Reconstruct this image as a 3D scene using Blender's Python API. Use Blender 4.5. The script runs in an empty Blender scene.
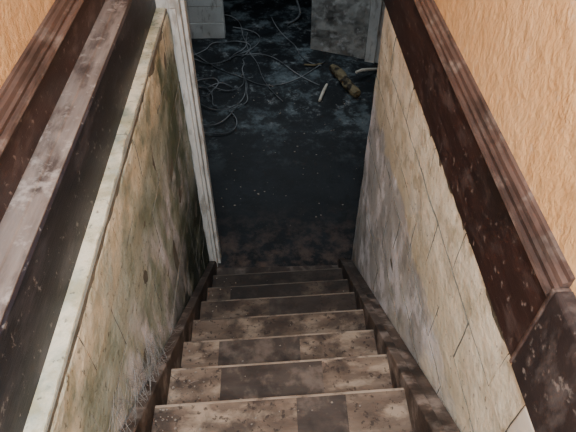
import bpy, bmesh, math, random
from mathutils import Vector, Matrix, noise
random.seed(7)
col = bpy.context.scene.collection

# ---------------------------------------------------------------- materials
def mk(name, base, base2, scale=4.0, stretch=(1,1,1), rough=0.8, layers=(), bump=0.3, bscale=30, bstretch=(1,1,1), bdist=0.01, spec=0.3, lo=0.35, hi=0.65):
    m = bpy.data.materials.new(name); m.use_nodes = True
    nt = m.node_tree; N = nt.nodes; L = nt.links
    bs = N['Principled BSDF']
    bs.inputs['Roughness'].default_value = rough
    bs.inputs['Specular IOR Level'].default_value = spec
    tc = N.new('ShaderNodeTexCoord')
    def nz(sc, st, detail=6, off=0.0, rg=0.6):
        mp = N.new('ShaderNodeMapping'); mp.inputs['Scale'].default_value = st
        mp.inputs['Location'].default_value = (off, off*1.7, off*0.6)
        L.new(tc.outputs['Object'], mp.inputs['Vector'])
        n = N.new('ShaderNodeTexNoise'); n.inputs['Scale'].default_value = sc
        n.inputs['Detail'].default_value = detail; n.inputs['Roughness'].default_value = rg
        L.new(mp.outputs[0], n.inputs['Vector'])
        return n.outputs['Fac']
    def mr(src, a, b, c=0.0, d=1.0):
        r = N.new('ShaderNodeMapRange'); r.inputs['From Min'].default_value = a
        r.inputs['From Max'].default_value = b; r.inputs['To Min'].default_value = c
        r.inputs['To Max'].default_value = d
        L.new(src, r.inputs['Value']); return r.outputs[0]
    def mix(f, a, b):
        x = N.new('ShaderNodeMix'); x.data_type = 'RGBA'
        L.new(f, x.inputs[0])
        for s, i in ((a,6),(b,7)):
            if isinstance(s, tuple): x.inputs[i].default_value = (*s, 1)
            else: L.new(s, x.inputs[i])
        return x.outputs[2]
    c = mix(mr(nz(scale, stretch), lo, hi), base, base2)
    sep = None
    k = 3.1
    for ly in layers:
        k += 5.3
        f = mr(nz(ly.get('s', 3), ly.get('st', (1,1,1)), ly.get('d', 8), k, ly.get('rg', .6)), ly.get('lo', .5), ly.get('hi', .6), 0, ly.get('f', 1))
        for (ax, a, b) in ly.get('g', ()):
            if sep is None:
                sep = N.new('ShaderNodeSeparateXYZ'); L.new(tc.outputs['Object'], sep.inputs[0])
            src = sep.outputs['XYZ'.index(ax)]
            if ly.get('gn'):
                ad = N.new('ShaderNodeMath'); ad.operation = 'MULTIPLY_ADD'
                L.new(nz(ly.get('gns',4), (1,1,1), 6, k+2), ad.inputs[0]); ad.inputs[1].default_value = ly['gn']
                L.new(src, ad.inputs[2]); src = ad.outputs[0]
            gm = mr(src, a, b)
            mu = N.new('ShaderNodeMath'); mu.operation = 'MULTIPLY'
            L.new(f, mu.inputs[0]); L.new(gm, mu.inputs[1]); f = mu.outputs[0]
        c = mix(f, c, ly['c'])
    L.new(c, bs.inputs['Base Color'])
    if bump:
        b = N.new('ShaderNodeBump'); b.inputs['Strength'].default_value = bump; b.inputs['Distance'].default_value = bdist
        L.new(nz(bscale, bstretch, 8, 1.3, .65), b.inputs['Height']); L.new(b.outputs[0], bs.inputs['Normal'])
    return m

M_stucco = mk('orange_stucco', (.78,.46,.21), (.84,.54,.28), 3, rough=.85, bump=1.0, bscale=20, bstretch=(1,1,.7), bdist=.03,
              layers=[dict(c=(.56,.33,.17), s=14, lo=.60, hi=.75, f=.5), dict(c=(.88,.70,.50), s=30, lo=.6, hi=.7, f=.4)])
M_brown = mk('dark_varnished_wood', (.022,.010,.009), (.042,.021,.018), 5, (6,.6,6), rough=.45, spec=.5, bump=.25, bscale=25, bstretch=(6,.6,6), bdist=.004,
              layers=[dict(c=(.17,.13,.125), s=9, st=(2,1,2), lo=.52, hi=.75, f=.5), dict(c=(.32,.27,.25), s=40, lo=.61, hi=.69, f=.6), dict(c=(.010,.007,.007), s=3, lo=.52, hi=.66, f=.7)])
M_mould = mk('worn_moulding_wood', (.065,.040,.034), (.125,.082,.068), 6, (5,.5,5), rough=.5, bump=.25, bscale=30, bstretch=(5,.5,5), bdist=.004,
              layers=[dict(c=(.28,.235,.205), s=12, lo=.52, hi=.68, f=.6), dict(c=(.03,.02,.018), s=7, st=(2,.6,2), lo=.48, hi=.62, f=.8)])
M_dusty = mk('dusty_wood_ledge', (.13,.105,.095), (.25,.215,.195), 5, (5,.6,5), rough=.75, bump=.3, bscale=30, bstretch=(5,.5,5), bdist=.004,
              layers=[dict(c=(.045,.033,.030), s=6, st=(2,.7,2), lo=.48, hi=.60, f=.85), dict(c=(.42,.385,.36), s=25, lo=.55, hi=.68, f=.6)])
M_dark = mk('dark_stained_wood', (.008,.008,.013), (.019,.019,.027), 5, (4,.7,4), rough=.5, spec=.35, bump=.25, bscale=30, bstretch=(5,.6,5), bdist=.004,
              layers=[dict(c=(.09,.085,.10), s=8, st=(2,.8,2), lo=.52, hi=.72, f=.5), dict(c=(.26,.245,.24), s=45, lo=.62, hi=.69, f=.6)])
M_plinth = mk('scuffed_plinth_wood', (.018,.013,.014), (.035,.026,.026), 5, (2,2,1), rough=.5, spec=.4, bump=.3, bscale=30, bdist=.004,
              layers=[dict(c=(.16,.14,.135), s=7, st=(2,2,1), lo=.50, hi=.68, f=.6), dict(c=(.32,.29,.27), s=30, lo=.58, hi=.66, f=.6)])
M_wr = mk('grey_block_wall', (.36,.365,.36), (.53,.535,.53), 3.5, rough=.9, bump=.8, bscale=28, bdist=.012,
          layers=[dict(c=(.82,.82,.86), s=4, st=(1,1,.8), lo=.48, hi=.58, f=.85),
                  dict(c=(.20,.205,.19), s=7, lo=.52, hi=.64, f=.65),
                  dict(c=(.64,.58,.41), s=5, lo=.2, hi=.42, f=.75, g=[('Z',-1.52,-1.48)], gn=.35),
                  dict(c=(.84,.79,.65), s=9, lo=.42, hi=.54, f=.85, g=[('Z',-1.5,-1.35)], gn=.2),
                  dict(c=(.28,.24,.15), s=8, lo=.56, hi=.63, f=.55, g=[('Z',-1.9,-1.5)]),
                  dict(c=(.74,.68,.52), s=3, lo=.42, hi=.54, f=.7, g=[('Y',1.6,1.0)]),
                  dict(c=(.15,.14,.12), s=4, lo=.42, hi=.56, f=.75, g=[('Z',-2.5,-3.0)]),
                  dict(c=(.08,.07,.06), s=50, lo=.62, hi=.68, f=.7)])
M_wl = mk('mossy_painted_wall', (.33,.38,.32), (.50,.54,.47), 3, rough=.9, bump=.8, bscale=28, bdist=.012,
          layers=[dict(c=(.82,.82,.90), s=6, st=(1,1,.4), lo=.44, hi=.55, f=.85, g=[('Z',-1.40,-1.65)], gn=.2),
                  dict(c=(.18,.22,.15), s=5, lo=.50, hi=.62, f=.65),
                  dict(c=(.07,.10,.05), s=3, lo=.38, hi=.54, f=.9, g=[('Y',1.3,2.1)]),
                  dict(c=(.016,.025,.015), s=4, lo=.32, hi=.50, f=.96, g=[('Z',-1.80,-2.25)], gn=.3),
                  dict(c=(.76,.71,.55), s=7, lo=.38, hi=.58, f=.9, g=[('Z',-1.28,-1.17)], gn=.22),
                  dict(c=(.38,.34,.20), s=12, lo=.49, hi=.60, f=.6, g=[('Z',-1.30,-1.17)]),
                  dict(c=(.10,.10,.08), s=45, lo=.60, hi=.67, f=.7)])
M_mortar = mk('dirty_mortar', (.11,.105,.085), (.20,.19,.155), 10, rough=.95, bump=.5, bscale=60)
down_shade = lambda f: [dict(c=(.012,.011,.011), s=2, lo=.2, hi=.4, f=f, g=[('Z',-2.05,-2.85)])]  # painted shade: stair wood colour darkens on the way down
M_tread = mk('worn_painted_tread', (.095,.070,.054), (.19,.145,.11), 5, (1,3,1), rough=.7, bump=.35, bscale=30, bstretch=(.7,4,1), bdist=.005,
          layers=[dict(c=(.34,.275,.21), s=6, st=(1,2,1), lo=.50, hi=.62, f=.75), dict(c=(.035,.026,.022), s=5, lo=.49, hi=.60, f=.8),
                  dict(c=(.018,.014,.013), s=45, lo=.57, hi=.63, f=.75)]+down_shade(.85))
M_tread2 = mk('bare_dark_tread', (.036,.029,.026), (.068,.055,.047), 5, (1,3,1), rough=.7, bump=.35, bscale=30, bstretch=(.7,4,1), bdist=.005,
          layers=[dict(c=(.19,.155,.13), s=8, lo=.51, hi=.64, f=.55), dict(c=(.015,.012,.011), s=7, lo=.5, hi=.62, f=.6)]+down_shade(.85))
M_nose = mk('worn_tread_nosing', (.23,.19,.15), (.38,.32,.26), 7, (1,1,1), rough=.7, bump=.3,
          layers=[dict(c=(.06,.045,.038), s=9, lo=.52, hi=.62, f=.8)]+down_shade(.75))
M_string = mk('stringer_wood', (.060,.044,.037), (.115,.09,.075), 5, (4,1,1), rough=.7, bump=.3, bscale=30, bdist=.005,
          layers=[dict(c=(.32,.275,.245), s=9, lo=.51, hi=.62, f=.6), dict(c=(.018,.014,.012), s=6, lo=.48, hi=.60, f=.8)]+down_shade(.6))
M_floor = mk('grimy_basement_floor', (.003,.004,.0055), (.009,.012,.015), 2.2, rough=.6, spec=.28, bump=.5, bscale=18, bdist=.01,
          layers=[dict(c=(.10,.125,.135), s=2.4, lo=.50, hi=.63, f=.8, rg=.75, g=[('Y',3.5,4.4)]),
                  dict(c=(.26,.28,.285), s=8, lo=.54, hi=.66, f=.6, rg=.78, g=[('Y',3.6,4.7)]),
                  dict(c=(.003,.004,.005), s=3.5, lo=.49, hi=.57, f=.88, rg=.7),
                  dict(c=(.09,.062,.049), s=7, lo=.45, hi=.60, f=.7, rg=.75, g=[('Y',3.2,2.6)]),
                  dict(c=(.14,.14,.13), s=45, lo=.64, hi=.73, f=.4)])
M_white = mk('flaking_white_paint', (.62,.62,.59), (.48,.48,.45), 5, rough=.7, bump=.3, bscale=30, bstretch=(3,3,.5),
          layers=[dict(c=(.24,.22,.19), s=10, st=(2,2,.6), lo=.54, hi=.64, f=.7)])
M_cream = mk('cream_trim_paint', (.74,.71,.63), (.62,.59,.52), 5, rough=.6, bump=.2)
M_grey = mk('grey_pillar_plaster', (.19,.19,.175), (.36,.35,.32), 4, rough=.85, bump=.7, bscale=30,
          layers=[dict(c=(.06,.055,.05), s=4, lo=.52, hi=.62, f=.75), dict(c=(.58,.57,.55), s=9, lo=.55, hi=.65, f=.6)])
M_ceil = mk('ceiling_plaster', (.5,.48,.44), (.42,.4,.36), 3)
M_base = mk('basement_wall_block', (.06,.06,.06), (.1,.1,.1), 3)
M_log = mk('rotten_log', (.10,.08,.045), (.22,.17,.09), 8, (1,1,1), bump=.8, bscale=25, bdist=.01, layers=[dict(c=(.02,.015,.01), s=8, lo=.47, hi=.58)])
M_stick = mk('pale_stick', (.56,.51,.43), (.42,.38,.31), 8)
M_cable = mk('old_cable', (.045,.05,.055), (.18,.185,.19), 3, rough=.6, bump=0, lo=.42, hi=.58)
M_chip = mk('paint_chip', (.26,.235,.20), (.13,.11,.095), 8, bump=0)
M_web = mk('cobweb_silk', (.34,.34,.33), (.25,.25,.24), 8, bump=0)

# ---------------------------------------------------------------- geometry helpers
def new(name, bm, mats, parent=None, bevel=0, smooth=False):
    me = bpy.data.meshes.new(name)
    bmesh.ops.recalc_face_normals(bm, faces=bm.faces)
    bm.to_mesh(me); bm.free()
    for m in (mats if isinstance(mats, (list,tuple)) else [mats]): me.materials.append(m)
    o = bpy.data.objects.new(name, me); col.objects.link(o)
    if smooth:
        for p in me.polygons: p.use_smooth = True
    if bevel:
        b = o.modifiers.new('bevel','BEVEL'); b.width = bevel; b.segments = 2; b.limit_method = 'ANGLE'
    if parent: o.parent = parent
    return o
def box(bm, x0,x1,y0,y1,z0,z1, mi=0, shear=0.0):
    v = [bm.verts.new((x, y+shear*x, z)) for x in (x0,x1) for y in (y0,y1) for z in (z0,z1)]
    for q in ((0,1,3,2),(4,6,7,5),(0,4,5,1),(2,3,7,6),(0,2,6,4),(1,5,7,3)):
        f = bm.faces.new([v[i] for i in q]); f.material_index = mi
def prism(bm, pts, a0, a1, axis='X', mi=0, seg=1):
    rings = []
    for i in range(seg+1):
        a = a0+(a1-a0)*i/seg
        rings.append([bm.verts.new((a,p[0],p[1]) if axis=='X' else (p[0],a,p[1])) for p in pts])
    n = len(pts)
    for r, s in zip(rings, rings[1:]):
        for i in range(n):
            f = bm.faces.new((r[i], r[(i+1)%n], s[(i+1)%n], s[i])); f.material_index = mi
    bm.faces.new(rings[0]).material_index = mi; bm.faces.new(rings[-1]).material_index = mi
def simple(name, boxes, mat, parent=None, bevel=0):
    bm = bmesh.new()
    for b in boxes: box(bm, *b)
    return new(name, bm, mat, parent, bevel)
def empty(name):
    e = bpy.data.objects.new(name, None); col.objects.link(e); return e
def curve(name, strands, r, mat, parent=None, cyc=False):
    cu = bpy.data.curves.new(name, 'CURVE'); cu.dimensions = '3D'; cu.bevel_depth = r; cu.bevel_resolution = 2
    for pts in strands:
        s = cu.splines.new('NURBS'); s.points.add(len(pts)-1)
        for p, q in zip(s.points, pts): p.co = (*q, 1)
        s.use_endpoint_u = True; s.order_u = 4
    o = bpy.data.objects.new(name, cu); col.objects.link(o); cu.materials.append(mat)
    if parent: o.parent = parent
    return o

FZ = -3.16      # basement floor
TOPZ = -1.15    # top of masonry
YEND = 2.55     # doorway plane

# ---------------------------------------------------------------- block walls
def block_wall(name, xf, side, y0, y1, z0, z1, mat, thick, groove, jit, gap, rough=.004):
    bm = bmesh.new()
    xb = xf + side*thick
    xm = xf + side*groove
    box(bm, min(xm,xb), max(xm,xb), y0+.004, y1-.004, z0, z1-.004, 1)
    H = .201; n = int(round((z1-z0)/H)); H = (z1-z0)/n
    for r in range(n):
        off = (.2 if r%2 else 0) + .07
        y = y0 - off
        while y < y1:
            a = max(y, y0); b = min(y+.4, y1); y += .4
            if b-a < .03: continue
            j = random.uniform(0, jit)
            top = (r == n-1)
            zz0 = z0 + r*H + gap; zz1 = z0+(r+1)*H - gap*(not top)
            xa = xf + side*j; xe = xf + side*(.055 if not top else thick)
            ny = max(2, int((b-a)/.03)); nz_ = 7
            ga = a+gap; gb = b-gap
            def P(i,k):
                yy = ga+(gb-ga)*i/ny; zz = zz0+(zz1-zz0)*k/nz_
                x = xa + side*rough*noise.noise(Vector((0, yy*9, zz*9+side*9)))
                if top and k == nz_:
                    w = noise.noise(Vector((yy*11, 3.3, side*5)))
                    x += side*(.010+.016*max(0,w))
                if top and k == nz_-1:
                    x += side*.006*abs(noise.noise(Vector((yy*16, 8.3, side*5))))
                return (x, yy + (random.uniform(-.002,.0015) if i in (0,ny) else 0), zz + (random.uniform(-.0025,.002) if (k in (0,nz_) and not (top and k)) else 0))
            g = [[bm.verts.new(P(i,k)) for k in range(nz_+1)] for i in range(ny+1)]
            h = [[None]*(nz_+1) for _ in range(ny+1)]
            for i in range(ny+1):
                for k in range(nz_+1):
                    if i in (0,ny) or k in (0,nz_):
                        co = g[i][k].co; h[i][k] = bm.verts.new((xe, co.y, co.z))
            for i in range(ny):
                for k in range(nz_):
                    bm.faces.new((g[i][k], g[i+1][k], g[i+1][k+1], g[i][k+1]))
            for i in range(ny):
                bm.faces.new((g[i][0], g[i+1][0], h[i+1][0], h[i][0])).material_index = 1
                f = bm.faces.new((g[i][nz_], g[i+1][nz_], h[i+1][nz_], h[i][nz_]))
                if not top: f.material_index = 1
            for k in range(nz_):
                bm.faces.new((g[0][k], g[0][k+1], h[0][k+1], h[0][k])).material_index = 1
                bm.faces.new((g[ny][k], g[ny][k+1], h[ny][k+1], h[ny][k])).material_index = 1
    return new(name, bm, [mat, M_mortar])

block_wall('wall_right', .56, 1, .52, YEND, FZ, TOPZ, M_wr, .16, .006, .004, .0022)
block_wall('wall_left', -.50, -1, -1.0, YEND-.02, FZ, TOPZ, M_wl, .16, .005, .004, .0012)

# ---------------------------------------------------------------- upstairs walls
for nm, x0, x1 in (('wall_upper_right', .585, .75), ('wall_upper_left', -.85, -.685)):
    bm = bmesh.new(); box(bm, x0, x1, -2.2, 2.72, -1.14, 1.5); new(nm, bm, M_stucco)
simple('wall_upper_back', [(-.683,.583,2.72,2.86,-.98,1.5)], M_stucco)
simple('ceiling', [(-.85,.75,-2.2,2.86,1.5,1.6)], M_ceil)
simple('floor_upper_hall', [(-.498,.60,-2.2,-.09,-1.16,-1.10)], M_tread2)

# ---------------------------------------------------------------- baseboards
bl = empty('baseboard_left')
bm = bmesh.new(); prism(bm, [(-.555,TOPZ),(-.555,-.932),(-.562,-.925),(-.655,-.925),(-.655,TOPZ)], -2.1, 2.7, 'Y'); new('lower_board', bm, M_dark, bl)
bm = bmesh.new(); prism(bm, [(-.560,-.925),(-.560,-.921),(-.602,-.921),(-.606,-.916),(-.652,-.916),(-.652,-.925)], -2.1, 2.7, 'Y'); new('ledge_cap', bm, M_dusty, bl)
bm = bmesh.new(); prism(bm, [(-.650,-.925),(-.650,-.80),(-.683,-.80),(-.683,-.925)], -2.1, 2.7, 'Y'); new('upper_board', bm, M_brown, bl)
bm = bmesh.new(); prism(bm, [(-.640,-.80),(-.636,-.792),(-.640,-.785),(-.652,-.782),(-.652,-.772),(-.660,-.768),(-.664,-.755),(-.674,-.750),(-.676,-.742),(-.6845,-.740),(-.6845,-.80)], -2.1, 2.7, 'Y'); new('moulding', bm, M_mould, bl)
br = empty('baseboard_right')
bm = bmesh.new(); prism(bm, [(.553,TOPZ+.002),(.553,-.895),(.584,-.895),(.584,TOPZ+.002)], .40, 2.7, 'Y'); new('board', bm, M_brown, br)
bm = bmesh.new(); prism(bm, [(.547,-.895),(.543,-.888),(.547,-.882),(.556,-.880),(.556,-.868),(.564,-.865),(.566,-.852),(.575,-.848),(.577,-.838),(.5845,-.835),(.5845,-.895)], .62, 2.7, 'Y'); new('moulding', bm, M_mould, br)
bm = bmesh.new(); prism(bm, [(.548,-1.152),(.548,-.865),(.554,-.858),(.5845,-.858),(.5845,-1.152)], .38, .608, 'Y'); new('plinth_block', bm, M_plinth, br, bevel=.004)
bm = bmesh.new(); prism(bm, [(.546,-1.150),(.546,-.862),(.5845,-.862),(.5845,-1.150)], .609, .618, 'Y'); new('end_strip', bm, M_mould, br, bevel=.002)
simple('trim_1', [(.550,.5845,.20,.512,-1.30,-1.154)], M_cream, bevel=.006)
simple('trim_2', [(.590,.74,.05,.515,-1.9,-1.305)], M_string, bevel=.004)

# ---------------------------------------------------------------- staircase
st = empty('staircase')
SH = .045
def nos(n): return .88+.243*n, -1.85-.187*n
rng = random.Random(3)
patch = {-1:None, 0:(.06,.24), 1:(-.24,.18), 2:(-.28,.10), 3:None, 4:(-.05,.25), 5:(-.3,.15), 6:None, -2:None, -3:None}
bt = bmesh.new(); brr = bmesh.new()
for n in range(-3, 7):
    y, z = nos(n)
    x0, x1 = -.448, .458
    p = patch.get(n)
    dy = rng.uniform(-.004,.004)
    spans = [(x0,x1,0)] if not p else [(x0,p[0],0),(p[0],p[1],1),(p[1],x1,0)]
    for a, b, mi in spans:
        pts = [(y-.262,z-.03),(y-.008,z-.03),(y-.001,z-.024),(y,z-.012),(y-.003,z-.004),(y-.014,z),(y-.262,z)]
        r0 = [bt.verts.new((a, q[0]+dy+SH*a, q[1]-.0015*mi)) for q in pts]
        r1 = [bt.verts.new((b, q[0]+dy+SH*b, q[1]-.0015*mi)) for q in pts]
        for i in range(7):
            bt.faces.new((r0[i], r0[(i+1)%7], r1[(i+1)%7], r1[i])).material_index = 2 if i in (2,3,4) else mi
        bt.faces.new(r0).material_index = mi; bt.faces.new(r1).material_index = mi
    zb = z-.187 if n < 6 else FZ
    box(brr, x0, x1, y-.045, y-.028, zb+.001, z-.031, 0, SH)
box(brr, -.448, .458, -.12, -.10, -1.289, -1.162, 0, SH)
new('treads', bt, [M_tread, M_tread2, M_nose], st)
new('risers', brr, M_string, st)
def zt(y): return -1.85-(y-.88)*.7695
def stringer(nm, xa, xb, up):
    bm = bmesh.new()
    ya, yb = -.08, 2.535
    yl = .88 + (-1.85-.26-FZ)/.7695
    prism(bm, [(ya,zt(ya)+up),(yb-.04,zt(yb-.04)+up),(yb,zt(yb)+up-.05+.01),(yb,FZ+.001),(yl,FZ+.001),(ya,zt(ya)-.26)], xa, xb, 'X')
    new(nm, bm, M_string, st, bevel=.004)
stringer('stringer_near_left_wall', -.494, -.449, .055)
stringer('stringer_near_right_wall', .459, .500, .055)
stringer('wall_string_board', .501, .554, .035)
simple('threshold', [(-.448,.458,2.36,2.50,FZ,FZ+.035)], M_string, st, bevel=.004)

# ---------------------------------------------------------------- door frame
df = empty('door_frame')
simple('jamb', [(-.64,-.445,YEND-.018,YEND+.12,FZ,-1.0)], M_white, df, bevel=.004)
simple('stop_strip', [(-.444,-.425,YEND+.02,YEND+.085,FZ,-1.0)], M_white, df, bevel=.003)
simple('architrave', [(-.494,-.462,YEND-.04,YEND-.019,FZ,-1.152)], M_white, df, bevel=.004)
simple('head', [(-.64,.56,YEND+.01,YEND+.12,-1.0,-.985)], M_white, df)

# ---------------------------------------------------------------- basement
simple('floor', [(-3.2,3.2,2.3,9.2,FZ-.1,FZ),(-.66,.72,-2.2,2.3,FZ-.1,FZ)], M_floor)
simple('wall_basement_left', [(-3.2,-3.05,2.72,9.2,FZ,-.98)], M_base)
simple('wall_basement_right', [(3.05,3.2,2.72,9.2,FZ,-.98)], M_base)
simple('wall_basement_far', [(-3.05,3.05,9.05,9.2,FZ,-.98)], M_base)
simple('wall_basement_near', [(-3.2,-.66,2.56,2.72,FZ,-.98)], M_base)
simple('wall_basement_near_right', [(.721,3.2,2.56,2.72,FZ,-.98)], M_base)
simple('ceiling_basement', [(-3.2,3.2,2.87,9.2,-.98,-.9)], M_base)
bm = bmesh.new()
for r in range(10):
    for k in range(4):
        xo = -.57-.4*(k+1)
        box(bm, xo+.002, xo+.398, 6.08+random.uniform(0,.004), 6.25, FZ+.2*r+.002, FZ+.2*r+.198)
new('wall_partition', bm, M_white, bevel=.004)
d = empty('plastered_pillar')
bm = bmesh.new()
nx, nzz = 14, 40
def PP(i,k,yb): return (.66*i/nx, yb + (.012*noise.noise(Vector((i*.5,k*.5,1)))), .001+2.17*k/nzz)
f0 = [[bm.verts.new(PP(i,k,0)) for k in range(nzz+1)] for i in range(nx+1)]
f1 = [[bm.verts.new(PP(i,k,.24)) for k in range(nzz+1)] for i in range(nx+1)]
for i in range(nx):
    for k in range(nzz):
        bm.faces.new((f0[i][k],f0[i+1][k],f0[i+1][k+1],f0[i][k+1])); bm.faces.new((f1[i][k],f1[i+1][k],f1[i+1][k+1],f1[i][k+1]))
for i in range(nx):
    for k in (0,nzz): bm.faces.new((f0[i][k],f0[i+1][k],f1[i+1][k],f1[i][k]))
for k in range(nzz):
    for i in (0,nx): bm.faces.new((f0[i][k],f0[i][k+1],f1[i][k+1],f1[i][k]))
new('pillar_body', bm, M_grey, d)
bm = bmesh.new(); box(bm, .675,.79,-.05,.24,.001,2.17); box(bm,.791,.84,-.03,.24,.001,2.17); new('corner_board', bm, M_white, d, bevel=.004)
d.location = (.45, 5.80, FZ); d.rotation_euler = (0,0,math.radians(-23))

# ---------------------------------------------------------------- loose things
def limb(name, pts, rads, mat, seg=12, rough=.15):
    bm = bmesh.new(); rings = []
    for i, p in enumerate(pts):
        p = Vector(p); q = Vector(pts[min(i+1,len(pts)-1)]); o = Vector(pts[max(i-1,0)])
        t = (q-o).normalized(); u = t.cross(Vector((0,0,1))).normalized(); w = u.cross(t)
        rings.append([bm.verts.new(p + (u*math.cos(2*math.pi*k/seg)+w*math.sin(2*math.pi*k/seg))*rads[i]*(1+rough*noise.noise(Vector((i*.9,k*1.3,2))))) for k in range(seg)])
    for r, s in zip(rings, rings[1:]):
        for k in range(seg): bm.faces.new((r[k], r[(k+1)%seg], s[(k+1)%seg], s[k]))
    bm.faces.new(rings[0]); bm.faces.new(rings[-1])
    return new(name, bm, mat, smooth=False)
A = Vector((.66,5.28,FZ+.055)); B = Vector((.88,4.74,FZ+.055))
limb('rotten_log', [A.lerp(B,t)+Vector((.012*math.sin(t*6),0,0)) for t in [i/9 for i in range(10)]], [.042,.052,.054,.050,.054,.052,.055,.052,.052,.044], M_log, rough=.3)
limb('broken_stick', [(.48,4.70,FZ+.016),(.53,4.86,FZ+.019),(.58,5.00,FZ+.017)], [.014,.017,.013], M_stick, 8)
limb('broken_stick', [(.90,5.10,FZ+.10),(.98,5.16,FZ+.09),(1.08,5.22,FZ+.06),(1.20,5.30,FZ+.018)], [.014,.018,.016,.013], M_stick, 8)
limb('broken_stick', [(.36,5.42,FZ+.014),(.46,5.40,FZ+.016),(.57,5.44,FZ+.013)], [.010,.012,.009], M_log, 8)

strands = []
rr = random.Random(11)
for s in range(10):
    cx, cy = rr.uniform(-.85,-.3), rr.uniform(4.5,5.9); R = rr.uniform(.15,.5); a0 = rr.uniform(0,6.28); tot = rr.uniform(1.5,4)
    pts = []
    for i in range(12):
        a = a0+tot*i/11; r2 = R*(1+.35*math.sin(a*1.7+s)+.15*math.sin(a*4.1+2*s))
        pts.append((cx+r2*math.cos(a), cy+r2*1.1*math.sin(a), FZ+.008+.02*abs(math.sin(i*1.3+s))))
    strands.append(pts)
strands.append([(-.9,5.7,FZ+.01),(-.6,5.3,FZ+.01),(-.35,5.25,FZ+.01),(-.1,4.9,FZ+.01),(.3,5.1,FZ+.01),(.6,5.5,FZ+.01)])
strands.append([(.0,6.6,FZ+.01),(.1,6.1,FZ+.01),(.35,5.9,FZ+.01),(.3,5.5,FZ+.01),(.55,5.4,FZ+.01)])
strands.append([(-.5,5.6,FZ+.01),(-.2,5.75,FZ+.01),(.1,5.6,FZ+.01),(.25,5.2,FZ+.01),(.5,5.0,FZ+.01)])
strands.append([(-.3,6.2,FZ+.01),(-.35,5.8,FZ+.01),(-.1,5.5,FZ+.01),(-.15,5.1,FZ+.01),(.1,4.7,FZ+.01)])
curve('cable_tangle', strands, .0055, M_cable)
curve('hanging_cable', [[(.34,6.9,-1.0),(.3,6.8,-1.8),(.38,6.75,-2.5),(.25,6.7,-3.0),(.45,6.6,FZ+.02),(.2,6.4,FZ+.02)]], .014, M_cable)

bm = bmesh.new()
def chip(x,y,z,s):
    k = random.randint(4,6); a0 = random.random()*6
    lo = []; hi = []
    for i in range(k):
        a = a0+2*math.pi*i/k; r = s*random.uniform(.6,1.2)
        lo.append(bm.verts.new((x+r*math.cos(a), y+r*.7*math.sin(a), z)))
        hi.append(bm.verts.new((x+r*math.cos(a), y+r*.7*math.sin(a), z+.002+random.uniform(0,.003))))
    bm.faces.new(lo); bm.faces.new(hi)
    for i in range(k): bm.faces.new((lo[i],lo[(i+1)%k],hi[(i+1)%k],hi[i]))
for n in range(-1,7):
    y, z = nos(n)
    for _ in range(34 if n < 2 else 9):
        x = random.uniform(-.44,.44)
        if random.random() < .6: x = -.44+abs(random.gauss(0,.09))
        x = min(x, .44)
        chip(x, y-random.uniform(.02,.2)+SH*x, z+.0005, random.uniform(.002,.006))
new('paint_chips', bm, M_chip)
bm = bmesh.new()
for _ in range(90):
    chip(random.uniform(-.5,.9), random.uniform(2.85,5.3), FZ+.0005, random.uniform(.003,.010))
new('floor_debris', bm, M_chip)

tw = []
for i in range(12):
    n = random.choice([-1,0,0,1]); y,z = nos(n)
    x = random.uniform(-.44,-.34); yy = y-random.uniform(.05,.18); a = random.uniform(0,3.1); l = random.uniform(.02,.06)
    tw.append([(x,yy,z+.004),(x+l*.5*math.cos(a),yy+l*.5*math.sin(a)*.5,z+.012),(min(max(x+l*math.cos(a),-.445),-.2),yy+l*math.sin(a)*.5,z+.005)])
curve('twig_litter', tw, .0014, M_string)
wb = []
for i in range(110):
    y = random.gauss(.98,.16); y2 = y+random.gauss(0,.12)
    za = zt(y)+random.uniform(.07,.28); x2 = random.uniform(-.492,-.452)
    zb_ = zt(y2)+.056
    wb.append([(-.495,y,za),((-.497+x2)/2+.004,(y+y2)/2,(za+zb_)/2-.015),(x2,y2,zb_)])
for i in range(60):
    y = random.gauss(1.0,.15); y2 = y+random.gauss(0,.1)
    wb.append([(-.495,y,zt(y)+random.uniform(.08,.25)),(-.488,(y+y2)/2,zt((y+y2)/2)+.11),(-.495,y2,zt(y2)+random.uniform(.08,.25))])
curve('cobweb', wb, .0005, M_web)

# ---------------------------------------------------------------- light
w = bpy.data.worlds.new('World'); bpy.context.scene.world = w; w.use_nodes = True
w.node_tree.nodes['Background'].inputs[0].default_value = (.74,.84,1,1)
w.node_tree.nodes['Background'].inputs[1].default_value = 2.5
def area(nm, loc, tgt, sx, sy, pw, c):
    l = bpy.data.lights.new(nm,'AREA'); l.shape='RECTANGLE'; l.size=sx; l.size_y=sy; l.energy=pw; l.color=c
    o = bpy.data.objects.new(nm,l); col.objects.link(o); o.location=loc
    o.rotation_euler = (Vector(tgt)-Vector(loc)).to_track_quat('-Z','Y').to_euler(); return o
area('hall_daylight', (-.16,-.35,1.0), (.16,1.0,-2.0), .8, .9, 120, (.92,.96,1))
area('basement_fill', (0.1,5.5,-1.0), (0.1,5.5,-3), 1.6, 1.2, 27, (.80,.91,1))  # added fill lamp under the basement ceiling, no window there

# ---------------------------------------------------------------- camera
cd = bpy.data.cameras.new('camera'); cd.sensor_width = 36; cd.lens = 33.3; cd.clip_start = .02
cam = bpy.data.objects.new('camera', cd); col.objects.link(cam)
Y = Vector((-.045,1.034,-1)).normalized(); Z = Vector((.0019,.966,1)); Z = (Z-Y*Z.dot(Y)).normalized(); X = Y.cross(Z)
cam.matrix_world = Matrix((X,Y,Z)).to_4x4()
bpy.context.scene.camera = cam
